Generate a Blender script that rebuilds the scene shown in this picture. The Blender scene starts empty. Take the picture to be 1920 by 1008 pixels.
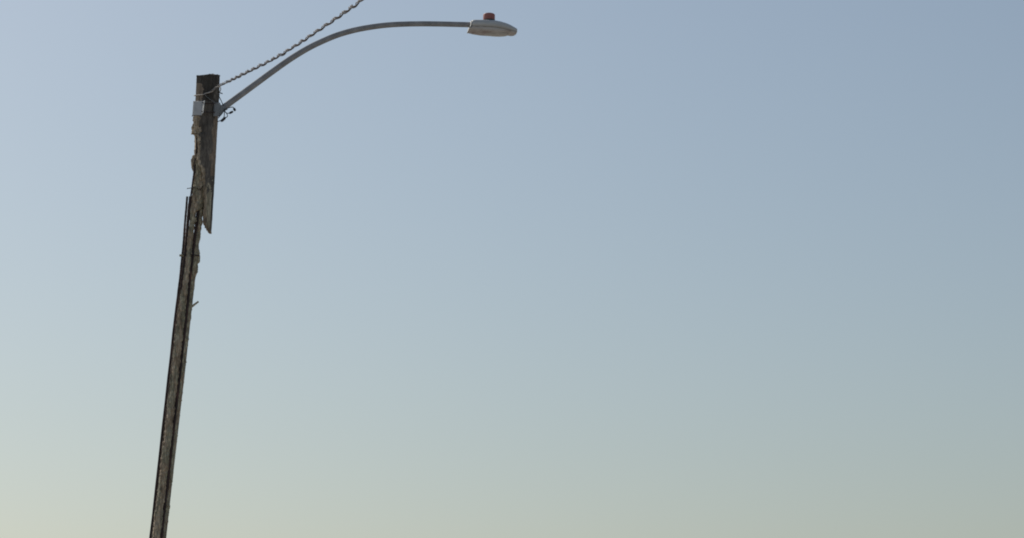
import bpy, bmesh, math, random
from mathutils import Vector, noise
R = math.radians
PI = math.pi
random.seed(4)
scene = bpy.context.scene
COL = scene.collection

# ------------------------------------------------------------------ camera
F = 4727.0                      # focal length in pixels of the 1920 px wide photograph
PITCH = R(11.6)
CAMZ = 1.6
cam_d = bpy.data.cameras.new('camera')
cam = bpy.data.objects.new('camera', cam_d)
COL.objects.link(cam)
cam.location = (0, 0, CAMZ)
cam.rotation_euler = (R(90) + PITCH, 0, 0)
cam_d.sensor_width = 36
cam_d.lens = F / 1920 * 36
cam_d.clip_start = 0.1
cam_d.clip_end = 20000
scene.camera = cam
scene.view_settings.view_transform = 'Standard'
scene.view_settings.look = 'None'
scene.view_settings.exposure = 0.0
scene.view_settings.gamma = 1
scene.cycles.filter_width = 1.9

# ------------------------------------------------------------------ sky and sun
SUN_AZ = R(-43.4)                 # left of the viewing direction (+Y), behind the pole
SUN_EL = R(42)
world = bpy.data.worlds.new('World')
scene.world = world
world.use_nodes = True
nt = world.node_tree
bg = nt.nodes['Background']
sky = nt.nodes.new('ShaderNodeTexSky')
sky.sky_type = 'NISHITA'
sky.sun_disc = False
sky.sun_elevation = SUN_EL
sky.sun_rotation = SUN_AZ
sky.air_density = 1.36
sky.dust_density = 1.55
sky.ozone_density = 2.3
hs = nt.nodes.new('ShaderNodeHueSaturation')
hs.inputs['Saturation'].default_value = 0.85
nt.links.new(sky.outputs[0], hs.inputs['Color'])
nt.links.new(hs.outputs[0], bg.inputs[0])
bg.inputs[1].default_value = 0.0787
sun_d = bpy.data.lights.new('sun', 'SUN')
sun_d.energy = 3.0
sun_d.angle = R(0.5)
sun_d.color = (1.0, 0.93, 0.82)
sun = bpy.data.objects.new('sun', sun_d)
COL.objects.link(sun)
sdir = Vector((math.sin(SUN_AZ) * math.cos(SUN_EL), math.cos(SUN_AZ) * math.cos(SUN_EL), math.sin(SUN_EL)))
sun.rotation_euler = sdir.to_track_quat('Z', 'Y').to_euler()
sun.location = sdir * 60

# ------------------------------------------------------------------ helpers
CT, ST = math.cos(PITCH), math.sin(PITCH)
D0 = 26.0                       # the pole stands 26 m away
S = D0 / F / CT                 # metres per photograph pixel there


def P(px, py, Y=D0):
    """where the sight line through a traced photograph point reaches distance Y"""
    dx, dy = (px - 960) / F, (504 - py) / F
    d = Vector((dx, CT - dy * ST, ST + dy * CT))
    return Vector((0, 0, CAMZ)) + d * (Y / d.y)


def lerp_rows(rows, t):
    """rows: [(t, a, b, ...)] sorted; piecewise linear"""
    if t <= rows[0][0]:
        return rows[0][1:]
    for a, b in zip(rows, rows[1:]):
        if t <= b[0]:
            k = (t - a[0]) / (b[0] - a[0])
            return tuple(x + (y - x) * k for x, y in zip(a[1:], b[1:]))
    return rows[-1][1:]


def smooth_path(pts, n):
    """Catmull-Rom through Vectors, n steps per span"""
    out = []
    q = [pts[0] * 2 - pts[1]] + list(pts) + [pts[-1] * 2 - pts[-2]]
    for i in range(1, len(q) - 2):
        for k in range(n):
            t = k / n
            a, b, c, d = q[i - 1], q[i], q[i + 1], q[i + 2]
            out.append(0.5 * ((2 * b) + (c - a) * t + (2 * a - 5 * b + 4 * c - d) * t * t + (3 * b - a - 3 * c + d) * t ** 3))
    out.append(pts[-1].copy())
    return out


def link(name, bm, mats, parent=None, smooth=False):
    me = bpy.data.meshes.new(name)
    if parent is not None:
        off = Vector(parent.location)
        for v in bm.verts:
            v.co -= off
    bmesh.ops.recalc_face_normals(bm, faces=bm.faces)
    if smooth:
        for f in bm.faces:
            f.smooth = True
    bm.to_mesh(me)
    bm.free()
    o = bpy.data.objects.new(name, me)
    for m in (mats if isinstance(mats, (list, tuple)) else [mats]):
        me.materials.append(m)
    COL.objects.link(o)
    if parent is not None:
        o.parent = parent
    return o


def sub(name, bm, mats, part, root, smooth=False):
    """a sub-part: geometry relative to the thing's base, child of a part that sits at that base"""
    off = Vector(root.location)
    for v in bm.verts:
        v.co -= off
    o = link(name, bm, mats, None, smooth)
    o.parent = part
    return o


def thing(name, label, cat, loc, group=None):
    o = bpy.data.objects.new(name, None)
    COL.objects.link(o)
    o.location = loc
    o.empty_display_size = 0.2
    o['label'] = label
    o['category'] = cat
    if group:
        o['group'] = group
    return o


def rings_mesh(bm, rings, matfn=None, cap=True):
    vs = [[bm.verts.new(p) for p in r] for r in rings]
    n = len(rings[0])
    for i in range(len(vs) - 1):
        for k in range(n):
            f = bm.faces.new((vs[i][k], vs[i][(k + 1) % n], vs[i + 1][(k + 1) % n], vs[i + 1][k]))
            if matfn:
                f.material_index = matfn(i, k)
    if cap:
        a = bm.faces.new(vs[0])
        b = bm.faces.new(list(reversed(vs[-1])))
        return vs, a, b
    return vs


def tube(bm, pts, rad, n=10, cap=True, bump=None):
    """tube along Vectors; rad a number or a list"""
    m = len(pts)
    t0 = (pts[1] - pts[0]).normalized()
    ref = Vector((0, 0, 1)) if abs(t0.z) < 0.9 else Vector((1, 0, 0))
    u = t0.cross(ref).normalized()
    rings = []
    for i, p in enumerate(pts):
        t = (pts[min(i + 1, m - 1)] - pts[max(i - 1, 0)]).normalized()
        u = (u - t * u.dot(t)).normalized()
        w = t.cross(u)
        r = rad[i] if isinstance(rad, (list, tuple)) else rad
        if bump:
            r *= bump(i)
        rings.append([p + (u * math.cos(2 * PI * k / n) + w * math.sin(2 * PI * k / n)) * r for k in range(n)])
    rings_mesh(bm, rings, cap=cap)


def box(bm, c, ax, ay, az, bevel=0.0):
    """box from centre and three half-axis Vectors"""
    vs = []
    for sx in (-1, 1):
        for sy in (-1, 1):
            for sz in (-1, 1):
                vs.append(bm.verts.new(c + ax * sx + ay * sy + az * sz))
    idx = [(0, 1, 3, 2), (4, 6, 7, 5), (0, 4, 5, 1), (2, 3, 7, 6), (0, 2, 6, 4), (1, 5, 7, 3)]
    fs = [bm.faces.new([vs[i] for i in f]) for f in idx]
    if bevel:
        es = set(e for f in fs for e in f.edges)
        bmesh.ops.bevel(bm, geom=list(es), offset=bevel, segments=2, affect='EDGES', profile=0.6)


# ------------------------------------------------------------------ materials
def mat(name, build, rough=0.8, metal=0.0):
    m = bpy.data.materials.new(name)
    m.use_nodes = True
    t = m.node_tree
    b = t.nodes['Principled BSDF']
    b.inputs['Roughness'].default_value = rough
    b.inputs['Metallic'].default_value = metal
    build(t, b)
    return m


def nz(t, scale, detail=6, rough=0.6, stretch=(1, 1, 1), loc=(0, 0, 0), kind='noise'):
    tc = t.nodes.new('ShaderNodeTexCoord')
    mp = t.nodes.new('ShaderNodeMapping')
    mp.inputs['Scale'].default_value = stretch
    mp.inputs['Location'].default_value = loc
    t.links.new(tc.outputs['Object'], mp.inputs[0])
    if kind == 'noise':
        n = t.nodes.new('ShaderNodeTexNoise')
        n.inputs['Detail'].default_value = detail
        n.inputs['Roughness'].default_value = rough
        out = n.outputs['Fac']
    else:
        n = t.nodes.new('ShaderNodeTexVoronoi')
        out = n.outputs['Distance']
    n.inputs['Scale'].default_value = scale
    t.links.new(mp.outputs[0], n.inputs['Vector'])
    return out


def ramp(t, fac, stops):
    r = t.nodes.new('ShaderNodeValToRGB')
    e = r.color_ramp.elements
    e[0].position, e[0].color = stops[0][0], (*stops[0][1], 1)
    e[1].position, e[1].color = stops[-1][0], (*stops[-1][1], 1)
    for p, c in stops[1:-1]:
        x = e.new(p)
        x.color = (*c, 1)
    t.links.new(fac, r.inputs[0])
    return r.outputs[0]


def mixc(t, fac, a, b, mode='MIX'):
    m = t.nodes.new('ShaderNodeMix')
    m.data_type = 'RGBA'
    m.blend_type = mode
    if isinstance(fac, float):
        m.inputs[0].default_value = fac
    else:
        t.links.new(fac, m.inputs[0])
    t.links.new(a, m.inputs[6])
    t.links.new(b, m.inputs[7])
    return m.outputs[2]


def bump(t, b, h, strength, dist):
    n = t.nodes.new('ShaderNodeBump')
    n.inputs['Strength'].default_value = strength
    n.inputs['Distance'].default_value = dist
    t.links.new(h, n.inputs['Height'])
    t.links.new(n.outputs[0], b.inputs['Normal'])


def m_outer(dark, mid, lite):
    def f(t, b):
        streak = nz(t, 10, 8, 0.7, (1.6, 1.6, 0.28))
        c1 = ramp(t, streak, [(0.32, dark), (0.52, mid), (0.72, lite)])
        fine = nz(t, 60, 6, 0.75, (1, 1, 0.35), (3, 1, 0))
        c2 = ramp(t, fine, [(0.3, (0.35, 0.33, 0.31)), (0.7, (1.0, 1.0, 1.0))])
        t.links.new(mixc(t, 1.0, c1, c2, 'MULTIPLY'), b.inputs['Base Color'])
        bump(t, b, fine, 0.5, 0.006)
    return f


def m_fract(dark, mid, lite, bd=0.012):
    def f(t, b):
        n = nz(t, 20, 8, 0.75, (1, 1, 0.2))
        c1 = ramp(t, n, [(0.33, dark), (0.5, mid), (0.68, lite)])
        v = nz(t, 60, kind='vor', stretch=(1, 1, 0.22))
        c2 = ramp(t, v, [(0.05, (1.15, 1.1, 1.02)), (0.6, (0.55, 0.52, 0.5))])
        t.links.new(mixc(t, 1.0, c1, c2, 'MULTIPLY'), b.inputs['Base Color'])
        h = nz(t, 45, 8, 0.8, (1, 1, 0.35))
        bump(t, b, h, 0.9, bd)
    return f


M_SOOT = mat('soot_black_concrete', m_outer((0.04, 0.035, 0.031), (0.09, 0.078, 0.067), (0.19, 0.155, 0.12)), 0.9)
M_OUT = mat('sooty_weathered_concrete', m_outer((0.075, 0.066, 0.058), (0.19, 0.168, 0.145), (0.37, 0.32, 0.265)), 0.9)
M_OUT2 = mat('brown_stained_concrete', m_outer((0.16, 0.125, 0.095), (0.36, 0.28, 0.21), (0.5, 0.41, 0.32)), 0.9)
M_FR = mat('broken_concrete', m_fract((0.18, 0.14, 0.1), (0.55, 0.455, 0.335), (0.82, 0.74, 0.6)), 0.95)
M_FR2 = mat('grey_broken_concrete', m_fract((0.16, 0.15, 0.11), (0.5, 0.47, 0.35), (0.76, 0.72, 0.58)), 0.95)

M_PINK = mat('rust_stained_concrete', m_fract((0.1, 0.075, 0.07), (0.24, 0.18, 0.165), (0.4, 0.32, 0.29)), 0.95)


def f_rust(t, b):
    n = nz(t, 14, 7, 0.7, (1, 1, 0.35))
    c = ramp(t, n, [(0.35, (0.018, 0.012, 0.013)), (0.55, (0.045, 0.027, 0.025)), (0.72, (0.14, 0.07, 0.055))])
    t.links.new(c, b.inputs['Base Color'])
    bump(t, b, nz(t, 90, 4), 0.6, 0.003)


M_RUST = mat('rusty_steel', f_rust, 0.85, 0.0)


def f_galv(a, c, sc=9):
    def f(t, b):
        n = nz(t, sc, 6, 0.65)
        col = ramp(t, n, [(0.3, a), (0.7, c)])
        t.links.new(col, b.inputs['Base Color'])
        bump(t, b, nz(t, 60, 4), 0.15, 0.002)
    return f


M_GALV = mat('dull_galvanised_steel', f_galv((0.19, 0.2, 0.21), (0.3, 0.31, 0.32)), 0.6, 0.1)
M_GALV2 = mat('light_galvanised_steel', f_galv((0.36, 0.37, 0.38), (0.5, 0.51, 0.52), 14), 0.6, 0.0)
M_FLANGE_LIT = mat('sunlit_galvanised_steel', f_galv((0.55, 0.55, 0.53), (0.72, 0.72, 0.7)), 0.6, 0.1)  # clamp steel with the sunlit paleness put into its colour
M_ARM = mat('weathered_steel_tube', f_galv((0.22, 0.22, 0.226), (0.38, 0.377, 0.382), 9), 0.85, 0.0)


def f_lamp(t, b):
    n = nz(t, 7, 7, 0.7, (0.5, 1, 2.2))
    col = ramp(t, n, [(0.3, (0.42, 0.425, 0.42)), (0.6, (0.54, 0.545, 0.54)), (0.8, (0.6, 0.605, 0.6))])
    t.links.new(col, b.inputs['Base Color'])
    bump(t, b, nz(t, 40, 3), 0.08, 0.002)


def f_door(t, b):
    n = nz(t, 9, 8, 0.75, (0.45, 1, 1.6), (1, 2, 0))
    col = ramp(t, n, [(0.34, (0.24, 0.17, 0.16)), (0.46, (0.46, 0.43, 0.41)), (0.75, (0.6, 0.59, 0.58))])
    t.links.new(col, b.inputs['Base Color'])


M_LAMP = mat('aged_grey_lamp_paint', f_lamp, 0.55)
M_DOOR = mat('grimy_lamp_door_paint', f_door, 0.55)
M_LENS = mat('grimy_lamp_lens', f_galv((0.38, 0.37, 0.35), (0.52, 0.51, 0.48), 14), 0.25)
M_END_LIT = mat('sunlit_end_plate_paint', f_galv((0.6, 0.59, 0.56), (0.78, 0.77, 0.74), 12), 0.6)  # housing end whitened in colour to look sunlit
M_RED = mat('faded_red_plastic', f_galv((0.3, 0.105, 0.09), (0.4, 0.155, 0.13), 24), 0.6)
M_BASE = mat('dark_grey_plastic', f_galv((0.05, 0.05, 0.045), (0.09, 0.088, 0.08), 16), 0.6)
M_GASK = mat('grimy_gasket', f_galv((0.22, 0.2, 0.18), (0.36, 0.34, 0.31), 16), 0.8)
M_BLACK = mat('black_rubber', f_galv((0.012, 0.012, 0.014), (0.03, 0.03, 0.034), 30), 0.6)
M_STRAND_SHADE = mat('shaded_cable_strand', f_galv((0.05, 0.043, 0.045), (0.12, 0.1, 0.102), 30), 0.8)  # dark colour stands in for shade along the cable's underside
M_WIRE = mat('silver_grey_cable_strand', f_galv((0.2, 0.19, 0.195), (0.38, 0.36, 0.365), 30), 0.8)
M_GRIP = mat('bright_aluminium_strand', f_galv((0.42, 0.39, 0.36), (0.62, 0.58, 0.54), 30), 0.7, 0.0)


def f_ground(t, b):
    n = nz(t, 0.35, 8, 0.65)
    col = ramp(t, n, [(0.3, (0.18, 0.162, 0.14)), (0.5, (0.26, 0.24, 0.21)), (0.7, (0.34, 0.315, 0.28))])
    t.links.new(col, b.inputs['Base Color'])
    bump(t, b, nz(t, 6, 8), 0.5, 0.05)


M_GROUND = mat('dry_earth', f_ground, 0.95)

# ------------------------------------------------------------------ ground
bm = bmesh.new()
G = 6000
g = [bm.verts.new((x, y, 0)) for x, y in ((-G, -G), (G, -G), (G, G), (-G, G))]
bm.faces.new(g)
o = link('ground', bm, M_GROUND)
o['kind'] = 'structure'

# ------------------------------------------------------------------ the broken concrete pole
YG = 504 + F * math.tan(PITCH + math.atan(CAMZ / D0))         # photograph row of the ground there
base = P(196, YG)
pole = thing('utility_pole', 'leaning dark octagonal concrete pole, crumbled open with rusty reinforcing bars showing, carrying the street lamp',
             'utility pole', (base.x, base.y, 0))


def intact(y):
    """left and right silhouette of the undamaged octagon at a photograph row"""
    return lerp_rows([(138, 369, 412), (180, 367, 411), (230, 363.2, 408.3), (270, 360.5, 406), (330, 355.5, 402.8),
                      (378, 351.5, 400), (404, 349, 398.4), (438, 346, 396.2), (1000, 291, 345), (1800, 205, 264)], y)


def octagon(y, grow=0.0):
    """corner list (x px, depth px) of the octagon, one flat towards the viewer, front-left corner first"""
    l, r = intact(y)
    c, h = (l + r) / 2, (r - l) / 2 + grow
    k = h * math.tan(PI / 8)
    return [(c - k, -h), (c + k, -h), (c + h, -k), (c + h, k), (c + k, h), (c - k, h), (c - h, k), (c - h, -k)]


def clip(poly, a, b, c):
    """keep the side a*x + b*y >= c"""
    out = []
    n = len(poly)
    for i in range(n):
        p, q = poly[i], poly[(i + 1) % n]
        dp, dq = a * p[0] + b * p[1] - c, a * q[0] + b * q[1] - c
        if dp >= 0:
            out.append(p)
        if (dp >= 0) != (dq >= 0):
            t = dp / (dp - dq)
            out.append((p[0] + (q[0] - p[0]) * t, p[1] + (q[1] - p[1]) * t))
    return out


def ray_ring(poly, n):
    cx = sum(p[0] for p in poly) / len(poly)
    cy = sum(p[1] for p in poly) / len(poly)
    out = []
    for k in range(n):
        a = 2 * PI * (k + 0.5) / n
        dx, dy = math.cos(a), math.sin(a)
        best = 0
        for i in range(len(poly)):
            (x1, y1), (x2, y2) = poly[i], poly[(i + 1) % len(poly)]
            ex, ey = x2 - x1, y2 - y1
            den = dx * ey - dy * ex
            if abs(den) < 1e-9:
                continue
            t = ((x1 - cx) * ey - (y1 - cy) * ex) / den
            u = ((x1 - cx) * dy - (y1 - cy) * dx) / den
            if t > 0 and -0.001 <= u <= 1.001:
                best = max(best, t)
        out.append((cx + dx * best, cy + dy * best))
    return out, (cx, cy)


def rough_loft(y0, y1, step, section, amp, n=56, seed=0.0, stretch=0.5, matfn=None, fine=1.0):
    """loft of convex sections (px units) down the pole, roughened by real displacement"""
    bm = bmesh.new()
    rings, meta = [], []
    y = y0
    ys = []
    while y < y1:
        ys.append(y)
        y += step
    ys.append(y1)
    for y in ys:
        poly = section(y)
        pts, (cx, cy) = ray_ring(poly, n)
        ring, mt = [], []
        for (x, d) in pts:
            a = amp(x, y, d) if callable(amp) else amp
            q = Vector((x * 0.16, d * 0.16, y * 0.16 * stretch + seed))
            w = noise.fractal(q, 0.9, 2.1, 4) * a
            w += (noise.noise(Vector((x * 0.7, d * 0.7, y * 0.4 + seed))) * 0.4 * a) * fine
            if a > 0.8:                                # ragged, stepped break edges
                e = noise.noise(Vector((x * 0.25, seed, y * 0.16))) + 0.45 * noise.noise(Vector((d * 0.2 + x * 0.3, seed + 5, y * 0.38)))
                w += a * 0.95 * (math.copysign(abs(e) ** 0.7, e))
            l = math.hypot(x - cx, d - cy) + 1e-6
            x2, d2 = x + (x - cx) / l * w, d + (d - cy) / l * w
            dy = noise.noise(Vector((x * 0.4, d * 0.4, 9 + seed))) * a * 1.2
            ring.append(P(x2, y + dy, D0 + d2 * S))
            mt.append((x2, y, d2))
        rings.append(ring)
        meta.append(mt)
    rings_mesh(bm, rings, matfn=(lambda i, k: matfn(*meta[i][k])) if matfn else None)
    return bm


# --- upper shaft: full octagon down to the break, then the right-hand shell hanging on as a spike
XL = [(250.5, 300), (251.5, 366.5), (257, 371), (282, 372), (300, 371), (308, 372), (314, 377), (325, 380.5), (340, 381.8), (360, 383),
      (375, 384), (398, 383.4), (410, 383.9), (421, 384.2), (423, 386.2), (427, 386.8), (429, 388.8), (432, 390), (434, 392.6), (438.8, 395.4)]


def shaft_sec(y):
    poly = octagon(y)
    if y < 250.5:
        if y > 216:                                   # spalled left corner
            k = (y - 216) / 34.5
            l = intact(y)[0]
            poly[7] = (l - 1.2 * k - 0.8, poly[7][1])
            poly[0] = (poly[0][0] - 1.5 * k, poly[0][1] + 2.0 * k)
        return poly
    xl = lerp_rows(XL, y)[0]
    poly = clip(poly, 1, 0.16, xl + 0.16 * poly[0][1])
    if y > 300:                                        # hollow behind: the spike is a shell
        dmax = lerp_rows([(300, 22), (360, 2), (438, -8)], y)[0]
        poly = clip(poly, -0.25, -1, -dmax - 0.25 * 392)
    return poly


def shaft_amp(x, y, d):
    xl = lerp_rows(XL, y)[0] if y > 250.5 else (382 if y > 217 else 0)
    if y < 217:
        return 0.45 + (0.6 if y < 143.5 else 0)
    if y < 250.5:
        return 2.0 if x < 378 else 0.4
    return 1.5 if x < xl + 2.5 else 0.45


def shaft_mat(x, y, d):
    xl = lerp_rows(XL, y)[0] if y > 250.5 else 0
    j = noise.noise(Vector((x * 0.2, y * 0.08, 4))) * 6
    if y > 217 and y < 250.5:
        if x < 374 + j:
            return 1
    if y > 250.5 and x < xl + 3.0 + j * 0.25:
        return 1
    if y > 352 + j * 5 + noise.noise(Vector((x * 0.35, y * 0.3, 8))) * 22 and x < intact(y)[1] - 4:
        return 2
    l, r = intact(y)
    if y > 214 and y < 330 and x > r - 9 + j:
        return 3
    if y < 217 and x < l + 11 + j and y > 156:
        return 3
    if y < 172 + 2.5 * j + (18 if x < 401 else 0):
        return 4
    return 0


bm = rough_loft(140.5, 438.5, 1.0, shaft_sec, shaft_amp, 72, 2.0, 0.35, shaft_mat)
# crown of the pole: tilt the top rim a little so it is not cut dead level
top_ring = P(390, 142).z
for v in bm.verts:
    k = 1 - (top_ring + 0.008 - v.co.z) / (14 * S)
    if k > 0:
        tx = 960 + v.co.x / (v.co.y / F / CT)
        v.co.z += k * S * (lerp_rows([(369, -1.4), (379, -1.0), (384, 1.3), (400, 0.2), (412, -4.2)], tx)[0] + noise.noise(v.co * 22) * 0.8)
shaft = link('upper_shaft', bm, [M_OUT, M_FR, M_FR2, M_OUT2, M_SOOT], pole)


def strip_sec(rows, dc, hd):
    """convex section of a broken concrete strip between two traced edges; dc depth centre, hd half depth"""
    def f(y):
        l, r = lerp_rows(rows, y)[:2]
        c, h = (l + r) / 2, max((r - l) / 2, 0.3)
        dd = dc(y) if callable(dc) else dc
        hh = hd(y) if callable(hd) else hd
        jit = noise.noise(Vector((0.3, 0.7, y * 0.06))) * 0.25
        return [(c - 0.55 * h + jit * h, dd - hh), (c + 0.5 * h, dd - hh * 0.92), (c + h, dd - 0.35 * hh), (c + h * 0.95, dd + 0.5 * hh),
                (c + 0.3 * h, dd + hh), (c - 0.6 * h, dd + 0.9 * hh), (c - h, dd + 0.3 * hh), (c - h * 0.97, dd - 0.5 * hh)]
    return f


def ext(rows, slopes=(-0.113, -0.113), y=1045):
    t, l, r = rows[-1]
    return rows + [(y, l + slopes[0] * (y - t), r + slopes[1] * (y - t))]


LEFT_ROWS = ext([(249, 366, 373), (270, 365.5, 374), (291, 364.5, 375.5), (310, 363.5, 379), (325, 363, 383), (340, 362.5, 385),
                 (354, 361, 386), (370, 359, 384), (385, 357.5, 381), (391, 357, 379), (396, 356.7, 371), (400, 356, 367), (407, 355.7, 367), (409, 355.4, 369.8), (415, 355, 369.5),
                 (418, 354.7, 365.2), (440, 352, 362.4), (450, 351, 361.8), (454, 350.8, 363), (462, 350, 361.2), (480, 348, 359.5), (500, 345, 357), (520, 342.5, 354.8), (560, 337.2, 350.2), (595, 332, 346.8)])
RIGHT_ROWS = ext([(372, 374, 384.5), (385, 373, 382.5), (400, 372, 380.2), (425, 368.2, 377.6), (437, 367, 375.9), (450, 365, 374.5), (460, 363, 373), (470, 361, 374),
                  (480, 360, 375.5), (490, 359, 374.3), (497, 358.5, 371), (510, 357, 370.2), (516, 356, 366.8), (535, 354, 364.6), (560, 351.3, 361.3),
                  (575, 349.6, 359.7), (595, 347.4, 357.5)])
bm = rough_loft(249, 1045, 1.3, strip_sec(LEFT_ROWS, lambda y: lerp_rows([(250, 2), (330, -2), (400, -8), (1045, -10)], y)[0], lambda y: lerp_rows([(250, 14), (330, 13), (400, 8), (1045, 10)], y)[0]),
                1.15, 40, 7.0, 0.28, lambda x, y, d: 1 if noise.noise(Vector((x * 0.15, y * 0.03, 1))) > 0.0 else 0)
core = link('concrete_core', bm, [M_FR, M_FR2], pole)
bm = rough_loft(372, 1045, 1.3, strip_sec(RIGHT_ROWS, -1, lambda y: 8), 1.25, 40, 15.0, 0.3,
                lambda x, y, d: 1 if noise.noise(Vector((x * 0.15, y * 0.03, 7))) > -0.1 else 0)
link('concrete_core', bm, [M_FR, M_FR2], pole)

MID_ROWS = ext([(383, 352.4, 354.6), (400, 350.8, 355), (440, 347.3, 352.4), (480, 343.2, 348.6), (520, 338.8, 345), (560, 334, 341), (595, 329.5, 336.5)])
bm = rough_loft(383, 1045, 1.5, strip_sec(MID_ROWS, 7, 4), 0.7, 24, 44.0, 0.4)
link('concrete_core', bm, M_PINK, pole)

# --- loose chunk still clinging to the left reinforcing bar
CH = [(291.5, 362.5, 366), (294, 360.5, 366.5), (300, 357.9, 367), (308, 357.8, 367), (315, 359.3, 366.5), (320, 360.8, 366), (323.5, 362.6, 365)]
bm = rough_loft(291.5, 323.5, 1.0, strip_sec(CH, -3, 6), 0.9, 26, 21.0, 0.6)
link('concrete_chunk', bm, M_FR, pole)

# --- ragged ledge hanging from the left corner of the intact part
LG = [(236, 361.2, 372), (244, 359.6, 371), (250, 358.8, 367.5), (252.6, 358.4, 361)]
bm = rough_loft(236, 252.6, 0.8, strip_sec(LG, -2, 9), 0.8, 26, 25.0, 0.6)
link('concrete_chunk', bm, M_FR, pole)

# --- reinforcing bars
rod_ext = lambda pts: pts + [(pts[-1][0] - 0.113 * (1070 - pts[-1][1]), 1070)]
RODS = [
    (rod_ext([(350.7, 369), (347.6, 410), (344.8, 450), (341.2, 485), (337.6, 520), (328.4, 595)]), -6, 2.0),
    (rod_ext([(355.6, 369), (352.2, 410), (348.8, 450), (345, 485), (341, 520), (332.2, 595)]), 2, 1.6),
    (rod_ext([(369.5, 250), (368.8, 275), (367.6, 292), (365.8, 308), (363.6, 325), (360.6, 350), (358.2, 368), (355.3, 400), (351.2, 440), (347.5, 480), (342.2, 530), (336.0, 595)]), -12, 1.7),
    (rod_ext([(376, 362), (373.5, 380), (370.6, 400), (367.9, 425), (366.0, 440), (363.4, 458), (360.8, 480), (356.2, 520), (352.0, 560), (348.6, 595)]), -9, 2.9),
    (rod_ext([(383.6, 366), (380.3, 390), (377.0, 418), (374.6, 440), (372.0, 455), (370.2, 475), (366.5, 510), (362, 545), (356.8, 595)]), 1, 1.3),
]
for pts, d, r in RODS:
    bm = bmesh.new()
    path = smooth_path([P(x, y, D0 + d * S) for x, y in pts], 10)
    path = [p + noise.noise_vector(p * 3 + Vector((d, 0, 0))) * 0.003 for p in path]
    tube(bm, path, r * S, 9, bump=lambda i: 1.0 + (0.06 if i % 2 else -0.04) + 0.1 * noise.noise(Vector((i * 0.3, d, 0))))
    link('reinforcing_bar', bm, M_RUST, pole)

# --- remains of the bar ties
TIES = [
    ([(350.8, 354.2), (354, 353.6), (358, 353), (363, 352.2), (369, 352), (374, 354)], -14, 0.75),
    ([(370.5, 346.5), (372.6, 351), (375.5, 357), (377.5, 353), (380.5, 348.5), (383, 343)], -15, 0.7),
    ([(366, 356.5), (368.5, 358.5), (371.5, 356.5), (370, 353.5), (367, 354.5)], -15, 0.6),
    ([(343.2, 478.8), (347.5, 477.8), (354, 477.4), (361, 478), (368, 479.4), (374.6, 480.3)], -12, 1.0),
    ([(358, 412.5), (362, 411), (367, 412), (372, 411)], -11, 0.9),
]
for pts, d, r in TIES:
    bm = bmesh.new()
    tube(bm, smooth_path([P(x, y, D0 + (d + 3 * math.sin(i * 1.7)) * S) for i, (x, y) in enumerate(pts)], 5), r * S, 7)
    link('tie_wire', bm, M_RUST, pole)
# stubs that stick out
for pts, d, r in (([(345, 479.2), (341, 479.3), (336.6, 479.6)], -7, 2.4), ([(357, 575.5), (361, 572.5), (366.5, 568.2), (372.2, 564)], -3, 2.0)):
    bm = bmesh.new()
    path = smooth_path([P(x, y, D0 + d * S) for x, y in pts], 6)
    tube(bm, path, [r * S * (1.15 - 0.3 * i / len(path)) for i in range(len(path))], 8, bump=lambda i: 1 + 0.25 * noise.noise(Vector((i * 0.9, d, 3))))
    link('broken_stub', bm, M_FR2, pole)

# --- sound lower shaft rising from the ground
bm = rough_loft(1040, YG + 12, 4.0, lambda y: octagon(y), lambda x, y, d: 2.0 if y < 1052 else 0.5, 48, 31.0, 0.35)
link('lower_shaft', bm, M_OUT, pole)

# ------------------------------------------------------------------ street lamp on its curved arm
YAW = R(8)
clamp_c = P(389, 203)
lamp = thing('street_lamp', 'grey street lamp with red photocell on long curved arm clamped to the broken pole', 'street lamp',
             (clamp_c.x, clamp_c.y, clamp_c.z))
X0 = P(412, 207).x


def YA(px):
    """distance of the arm's vertical plane at a photograph column"""
    return D0 + max(0.0, (px - 400)) * S * math.tan(YAW)


ARM = [(409, 209.5), (420, 201.5), (447.6, 181.2), (479.4, 157.8), (511, 134.6), (543, 112.0), (574.6, 92.6), (600, 79.8), (631, 66.8), (662.5, 57.6),
       (693.7, 51.6), (725, 47.6), (756, 45.8), (787.5, 45.2), (818.7, 45.4), (850, 46.1), (890, 47.2)]
path = smooth_path([P(x, y, YA(x)) for x, y in ARM], 10)
bm = bmesh.new()
tube(bm, path, [S * (6.1 - 0.9 * min(1, i / (len(path) - 1) * 1.3)) for i in range(len(path))], 28)
link('bracket_arm', bm, M_ARM, lamp, smooth=True)


def band(y0, y1, sel, grow, thick):
    """clamp strap along part of the octagon; sel = list of (x px, depth px) at mid height"""
    bm = bmesh.new()
    rings = []
    for (x, d) in sel:
        pass
    n = len(sel)
    ym = (y0 + y1) / 2
    cx = sum(intact(ym)) / 2
    for i, (x, d) in enumerate(sel):
        l = math.hypot(x - cx, d)
        ux, ud = (x - cx) / l, d / l
        r = []
        for (yy, t) in ((y0, 0), (y0, thick), (y1, thick), (y1, 0)):
            lean = -(yy - ym) * 0.075
            r.append(P(x + ux * t + lean, yy, D0 + (d + ud * t) * S))
        rings.append(r)
    rings_mesh(bm, rings)
    bmesh.ops.bevel(bm, geom=list(bm.edges), offset=0.0015, segments=1, affect='EDGES')
    return bm


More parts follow.
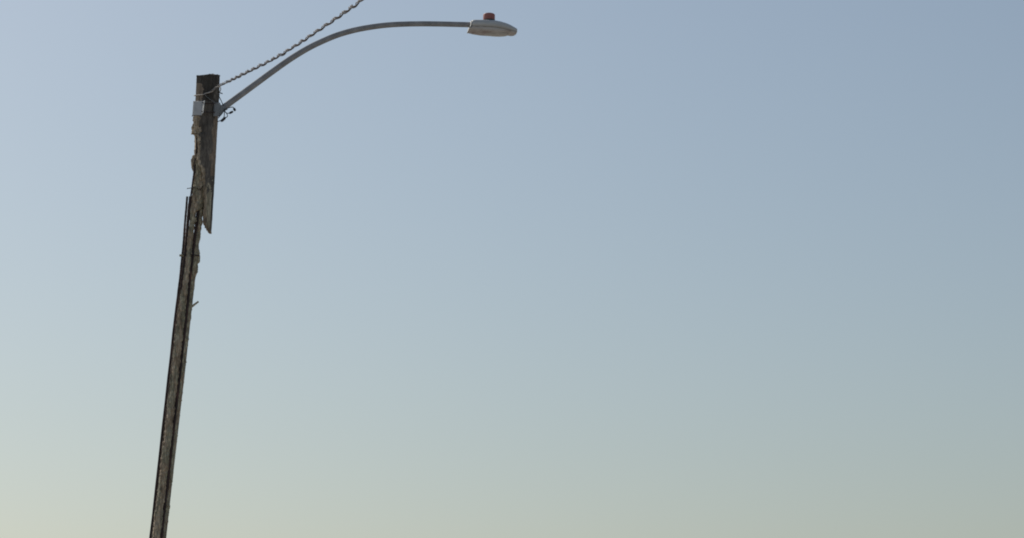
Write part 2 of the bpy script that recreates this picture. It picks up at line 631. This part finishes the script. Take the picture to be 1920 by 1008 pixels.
oc = octagon(203, 1.1)
cxm = sum(intact(203)) / 2
b_l = band(190, 216.5, [(380, oc[0][1]), (oc[0]), (oc[7]), (oc[6]), (oc[5]), (cxm - 2, oc[5][1])], 1.1, 1.4)
clampL = link('pole_clamp', b_l, M_GALV2, lamp)
b_r = band(193, 218.5, [(402.2, oc[1][1] + 0.2), (oc[1][0] + 3, oc[1][1] + 2), (oc[2]), (oc[3]), (oc[4]), (cxm + 2, oc[4][1])], 1.1, 1.4)
clampR = link('pole_clamp', b_r, M_GALV, lamp)
bm = bmesh.new()
box(bm, P(364.2, 203.4, D0 - 1 * S), Vector((2.6 * S, 0, 0)), Vector((0, 0.9 * S, 0)), (P(365.2, 190) - P(363.2, 216.8)) / 2, 0.0015)
sub('flange', bm, M_FLANGE_LIT, clampL, lamp)
bm = bmesh.new()
tube(bm, [P(359.6, 218.2, D0 - 3 * S), P(362.5, 217.2, D0 - 4 * S), P(366.5, 216.2, D0 - 6 * S)], 0.9 * S, 6)
sub('bolt', bm, M_BLACK, clampL, lamp)
# flange with two bolts, left half
fx = Vector((1, 0, 0))
fd = Vector((0, 1, 0))
axis = (P(382.4, 189) - P(379.2, 214)).normalized()
bm = bmesh.new()
dF = oc[0][1] - 5
box(bm, P(380.8, 201.5, D0 + dF * S), Vector((0.43, -0.9, 0)).normalized() * 5 * S, Vector((0.9, 0.43, 0)).normalized() * 0.5 * S, axis * 12.4 * S, 0.001)
sub('flange', bm, M_FLANGE_LIT, clampL, lamp)
for (bx, by) in ((381.5, 193.4), (380.0, 209.6)):
    bm = bmesh.new()
    c = P(bx, by, D0 + (dF - 1.0) * S)
    nrm = Vector((0.9, 0.43, 0)).normalized()
    tube(bm, [c - nrm * 0.001, c - nrm * 0.011], 1.4 * S, 6)
    sub('bolt', bm, M_BLACK, clampL, lamp)
for by in (193.8, 210.5):
    bm = bmesh.new()
    tube(bm, [P(381, by, D0 + (oc[0][1] - 3) * S), P(403.5, by + 0.6, D0 + (oc[0][1] - 2) * S)], 0.75 * S, 8)
    sub('clamp_rod', bm, M_RUST, clampL, lamp)
# socket plates that hold the arm
gus = [(405.5, 193.6), (413.2, 195.5), (416.5, 199.8), (420.5, 199), (427.5, 205.5), (420, 209.5), (414.5, 216), (410, 219.5), (403.5, 218)]
bm = bmesh.new()
for d in (-7.2, 7.2):
    ra = [P(x, y, D0 + (d - 0.7) * S) for x, y in gus]
    rb = [P(x, y, D0 + (d + 0.7) * S) for x, y in gus]
    rings_mesh(bm, [ra, rb])
link('arm_socket', bm, M_GALV, lamp)
bm = bmesh.new()
c = P(406, 212.5, D0 - 8.2 * S)
tube(bm, [c, c - Vector((0, 0.008, 0))], 1.3 * S, 6)
link('bolt', bm, M_BLACK, lamp)

# --- lamp head: lofted along the arm direction
dirA = Vector((math.cos(YAW), math.sin(YAW), 0))
nrmA = Vector((math.sin(YAW), -math.cos(YAW), 0))
HC = P(884, 47.2, YA(884))        # where the arm enters
SL = YA(884) / F / CT


def H(a, z, w):
    """a px along the head, z px up, w px towards the viewer"""
    return HC + dirA * a * SL / math.cos(YAW) + Vector((0, 0, 1)) * z * SL + nrmA * w * SL


# stations: a, top z, seam z, half width
ST_ = [(-1.0, 6.2, -6.5, 16.6), (1.5, 7.2, -7.0, 18), (5, 7.7, -7.2, 19), (20, 8.0, -7.4, 21), (42, 7.8, -8.0, 21.5), (54, 6.3, -8.8, 20), (64, 4.0, -9.6, 18),
       (72, 1.3, -10.6, 15.5), (79, -1.8, -11.6, 12.8), (83.5, -4.0, -12.4, 11), (86.2, -5.5, -13.0, 9.8)]
N = 26
bm = bmesh.new()
rings = []
for i in range(61):
    a = -1.0 + 87.2 * (i / 60) ** 0.9
    top, seam, w = lerp_rows(ST_, a)
    r = []
    for k in range(N + 1):
        th = PI * k / N
        c, s = math.cos(th), math.sin(th)
        e = 0.45
        r.append(H(a, seam + (top - seam) * abs(s) ** e, -w * math.copysign(abs(c) ** 0.62, c)))
    rings.append(r)
rings_mesh(bm, rings)
housing = link('lamp_housing', bm, M_LAMP, lamp, smooth=True)
for p in housing.data.polygons:
    if len(p.vertices) > 4:
        p.use_smooth = False
# lower door, slightly inset, bellied
DR = [(-6.5, -12.5, 14.5, 9), (-4, -14.2, 15.5, 10), (3, -15.6, 17.5, 12), (18, -17.2, 19.8, 14), (42, -17.8, 20.2, 15), (58, -16.9, 18, 13), (70, -15.8, 14.5, 10), (77, -17.0, 12.9, 7), (81, -16.6, 11.4, 6), (84.9, -14.6, 10.0, 5)]
bm = bmesh.new()
rings = []
for i in range(61):
    a = -6.5 + (84.6 + 6.5) * i / 60
    bot, w, w2 = lerp_rows(DR, a)
    sm = lerp_rows(ST_, max(a, 0))[1] - 0.5
    if a < 0:
        sm = lerp_rows([(-6.5, -11.6), (0, -7.0)], a)[0]
    r = []
    for k in range(N + 1):
        t = k / N * 2 - 1
        c = math.copysign(abs(math.sin(t * PI / 2)) ** 0.8, t)
        r.append(H(a, sm + (bot - sm) * (1 - abs(t) ** 3.0), c * w))
    rings.append(r)
rings_mesh(bm, rings)
door = link('lamp_door', bm, M_DOOR, lamp, smooth=True)
bm = bmesh.new()
rings = []
for i in range(41):
    a = 1 + 82.5 * i / 40
    t_, sm, w = lerp_rows(ST_, a)
    rings.append([H(a, sm + z, c * (w - 1.1)) for c, z in ((-1, 0.3), (1, 0.3), (1, -1.6), (-1, -1.6))])
rings_mesh(bm, rings)
sub('gasket', bm, M_GASK, housing, lamp)
# sagging lens under the door
bm = bmesh.new()
rings = []
for i in range(33):
    q = i / 32
    a = 24 + 48 * q
    prof = math.sqrt(max(0.0, 1 - (2 * q - 1) ** 2))
    r = []
    for k in range(18):
        th = 2 * PI * k / 18
        r.append(H(a, -16.2 + (-3.6 * prof * max(0, -math.sin(th)) if math.sin(th) < 0 else 0.0), math.cos(th) * (0.3 + 13.0 * prof ** 0.8)))
    rings.append(r)
rings_mesh(bm, rings)
sub('lens', bm, M_LENS, door, lamp, smooth=True)
# latch on the near edge of the door
bm = bmesh.new()
box(bm, H(44, -11.6, 19.4), dirA * 2.6 * SL, nrmA * 0.9 * SL, Vector((0, 0, 1)) * 1.5 * SL, 0.002)
sub('latch', bm, M_DOOR, door, lamp)
# end plate where the arm enters, sun brightness painted in, jagged below
bm = bmesh.new()
ep = [(-17, -6.2), (-16, 1.5), (-12, 5.0), (-5, 6.4), (5, 6.4), (12, 5.0), (16, 1.5), (17, -6.2), (15.5, -12.5), (12, -14.0), (0, -15.2), (-12, -14.0), (-15.5, -12.5)]
aoff = lambda z: -0.9 + (z + 4) * 0.52 if z < -4 else -0.9
rings_mesh(bm, [[H(aoff(z) - 0.3, z, w) for w, z in ep], [H(aoff(z) - 1.3, z, w) for w, z in ep]])
link('end_plate', bm, M_END_LIT, lamp)
# photocell
pc = bmesh.new()
rings = []
for rr, z in ((9.6, 0.3), (11.4, 0.8), (11.6, 3.0)):
    rings.append([H(33.5, 7.6 + z, 0) + (dirA * math.cos(2 * PI * k / 32) + nrmA * math.sin(2 * PI * k / 32)) * rr * SL for k in range(32)])
rings_mesh(pc, rings)
base_o = link('photocell_base', pc, M_BASE, lamp, smooth=False)
pc = bmesh.new()
rings = []
for rr, z in ((11.3, 3.0), (11.4, 3.4), (11.4, 13.2), (11.0, 14.4), (9.6, 15.4), (7.0, 15.7), (1.0, 15.6)):
    rings.append([H(33.5, 7.6 + z, 0) + (dirA * math.cos(2 * PI * k / 32) + nrmA * math.sin(2 * PI * k / 32)) * rr * SL for k in range(32)])
rings_mesh(pc, rings)
cell = link('photocell', pc, M_RED, lamp, smooth=True)
# --- supply wires and their connectors hanging by the socket
WIRES = [
    [(411.5, 177), (410.8, 181), (413.6, 187), (416.6, 193.5), (419.2, 199)],
    [(420, 207), (424, 204.5), (430, 202.4), (434.5, 201.4), (437.6, 202), (438.8, 204.5)],
    [(420.3, 207), (422.6, 210.8), (426, 213), (430.5, 212.4)],
    [(420, 207), (420.6, 213), (420.3, 218.5), (419, 221.5)],
    [(419.5, 208), (416.5, 213.5), (412.6, 218), (409.3, 222)],
    [(421.5, 209), (424.8, 213), (426.5, 216.8), (425.5, 220), (422.6, 221.2)],
    [(413.8, 226.6), (411.5, 227.4), (408.4, 228.6)],
]
for i, w in enumerate(WIRES):
    bm = bmesh.new()
    tube(bm, smooth_path([P(x, y, D0 - (8.5 + 1.2 * math.sin(j + i)) * S) for j, (x, y) in enumerate(w)], 6), 0.8 * S, 7)
    link('supply_wire', bm, M_BLACK, lamp, smooth=True)
for (a, b, r) in (((438.2, 203.2), (441.2, 208.6), 2.3), ((437.2, 209.2), (429.6, 213.4), 2.2), ((423, 220.4), (414.3, 228.6), 2.7)):
    bm = bmesh.new()
    p, q = P(*a, D0 - 9 * S), P(*b, D0 - 9 * S)
    tube(bm, [p, p.lerp(q, 0.12), p.lerp(q, 0.14), p.lerp(q, 0.86), p.lerp(q, 0.88), q], [r * S * k for k in (0.55, 0.6, 1, 1, 0.6, 0.5)], 8)
    link('wire_connector', bm, M_BLACK, lamp)

# eye bolt end at the right edge of the pole belongs to the pole
bm = bmesh.new()
tube(bm, [P(407, 173, D0 - 4 * S), P(412, 174.3, D0 - 5 * S), P(417.2, 176.2, D0 - 6 * S)], 1.0 * S, 8)
link('bolt', bm, M_BLACK, pole)

# ------------------------------------------------------------------ twisted overhead cable, wrapped round the pole top
tie = P(389, 178)
cable = thing('overhead_cable', 'twisted service cable rising to the right above the lamp arm, tied round the pole top', 'cable', (tie.x, tie.y, tie.z))
front = D0 - 24.5 * S
# sight points with the distance the cable has come towards the viewer
CP = [(383, 177.2, front), (396, 171.8, front - 0.02), (412, 160.3, 25.72), (437, 148.6, 25.45), (463, 135.4, 25.1), (500, 117.2, 24.6), (532, 99.5, 24.15), (560, 81.8, 23.75),
      (596, 57.6, 23.2), (637, 29.8, 22.6), (660, 13, 22.25), (682, -3.5, 21.9)]
pts = [P(*p) for p in CP]
last = pts[-1]
dv = (pts[-1] - pts[-4]).normalized()
for s_ in range(1, 13):
    q = last + Vector((dv.x, dv.y, 0)).normalized() * 2.6 * s_
    q.z = last.z + (-0.045 * s_ + 0.006 * s_ * s_)
    pts.append(q)
core_path = smooth_path(pts, 60)
# resample evenly
L = [0.0]
for a, b in zip(core_path, core_path[1:]):
    L.append(L[-1] + (b - a).length)
NEAR = 5.6


def at_len(s):
    lo, hi = 0, len(L) - 1
    while hi - lo > 1:
        m = (lo + hi) // 2
        if L[m] <= s:
            lo = m
        else:
            hi = m
    k = (s - L[lo]) / max(L[hi] - L[lo], 1e-9)
    return core_path[lo].lerp(core_path[hi], k), (core_path[hi] - core_path[lo]).normalized()


samples = []
s_ = 0.0
while s_ < L[-1] - 0.01:
    samples.append(s_)
    s_ += 0.007 if s_ < NEAR else 0.03
phase = []
ph = 0.0
prev = 0.0
for s_ in samples:
    pitch = 0.13 + min(0.14, s_ * 0.038)
    pitch *= 1 + 0.4 * noise.noise(Vector((s_ * 2.6, 0, 0)))
    ph += 2 * PI * (s_ - prev) / pitch
    prev = s_
    phase.append(ph)


def helix(off, rad, loose):
    out = []
    for s_, ph in zip(samples, phase):
        c, t = at_len(s_)
        u = t.cross(Vector((0, 0, 1))).normalized()
        w = u.cross(t)
        r = rad * (1 + loose * noise.noise(Vector((s_ * 3.3, off, 2))))
        r *= min(1.0, 0.25 + s_ / 0.35)
        out.append(c + (u * math.cos(ph + off) - w * math.sin(ph + off)) * r)
    return out


for nm, off, rad, tr, m in (('cable_strand', 0.0, 0.0105, 0.0070, M_STRAND_SHADE), ('cable_strand', PI * 0.34, 0.0145, 0.0062, M_WIRE), ('cable_strand', PI * 0.8, 0.0115, 0.0048, M_WIRE), ('bare_strand', PI * 1.4, 0.0105, 0.0038, M_GRIP)):  # first strand is painted dark as the shaded underside of the silver bundle
    bm = bmesh.new()
    short = off == PI * 1.4
    grow = [tr * (min(1.0, 0.3 + s_ / 1.1) if nm != 'bare_strand' else max(0.55, 1.5 - s_)) for s_ in samples]
    hx = helix(off, rad, 0.5)
    if short:                                         # the preformed grip ends a little way out
        hx, grow = hx[:170], grow[:170]
    tube(bm, hx, grow, 8)
    link(nm, bm, m, cable, smooth=True)
# tie loop round the octagon and a thin tail wire
oc2 = octagon(178, 1.2)
loop = [(383, oc2[0][1], 177.2), (oc2[0][0], oc2[0][1], 178.0), (oc2[7][0] - 0.3, oc2[7][1], 179.2), (oc2[6][0], oc2[6][1], 180), (oc2[5][0], oc2[5][1], 180), (oc2[4][0], oc2[4][1], 178),
        (oc2[3][0], oc2[3][1], 172), (oc2[2][0] + 0.3, oc2[2][1], 163.5), (oc2[1][0] + 3, oc2[1][1] + 1, 166), (398, oc2[1][1] - 1, 171.2)]
bm = bmesh.new()
tube(bm, smooth_path([P(x, y, D0 + d * S) for x, d, y in loop], 6), 0.85 * S, 8)
link('tie_loop', bm, M_GRIP, cable, smooth=True)
bm = bmesh.new()
tube(bm, smooth_path([P(x, y, D0 + (d - 22.5) * S) for x, y, d in ((378, 178, -1), (384, 177.2, -1.5), (391, 174.6, -1.8), (397.5, 172.8, -1.6), (400, 170.6, -1.4))], 6), 0.6 * S, 7)
link('tie_loop', bm, M_GRIP, cable, smooth=True)
bm = bmesh.new()
tube(bm, smooth_path([P(x, y, D0 + d * S) for x, y, d in ((383.5, 177.5, -24.2), (388, 182, -24), (395, 187.5, -24), (402, 192, -23.5), (409, 196.5, -15))], 6), 0.5 * S, 7)
link('tail_wire', bm, M_GALV, cable, smooth=True)
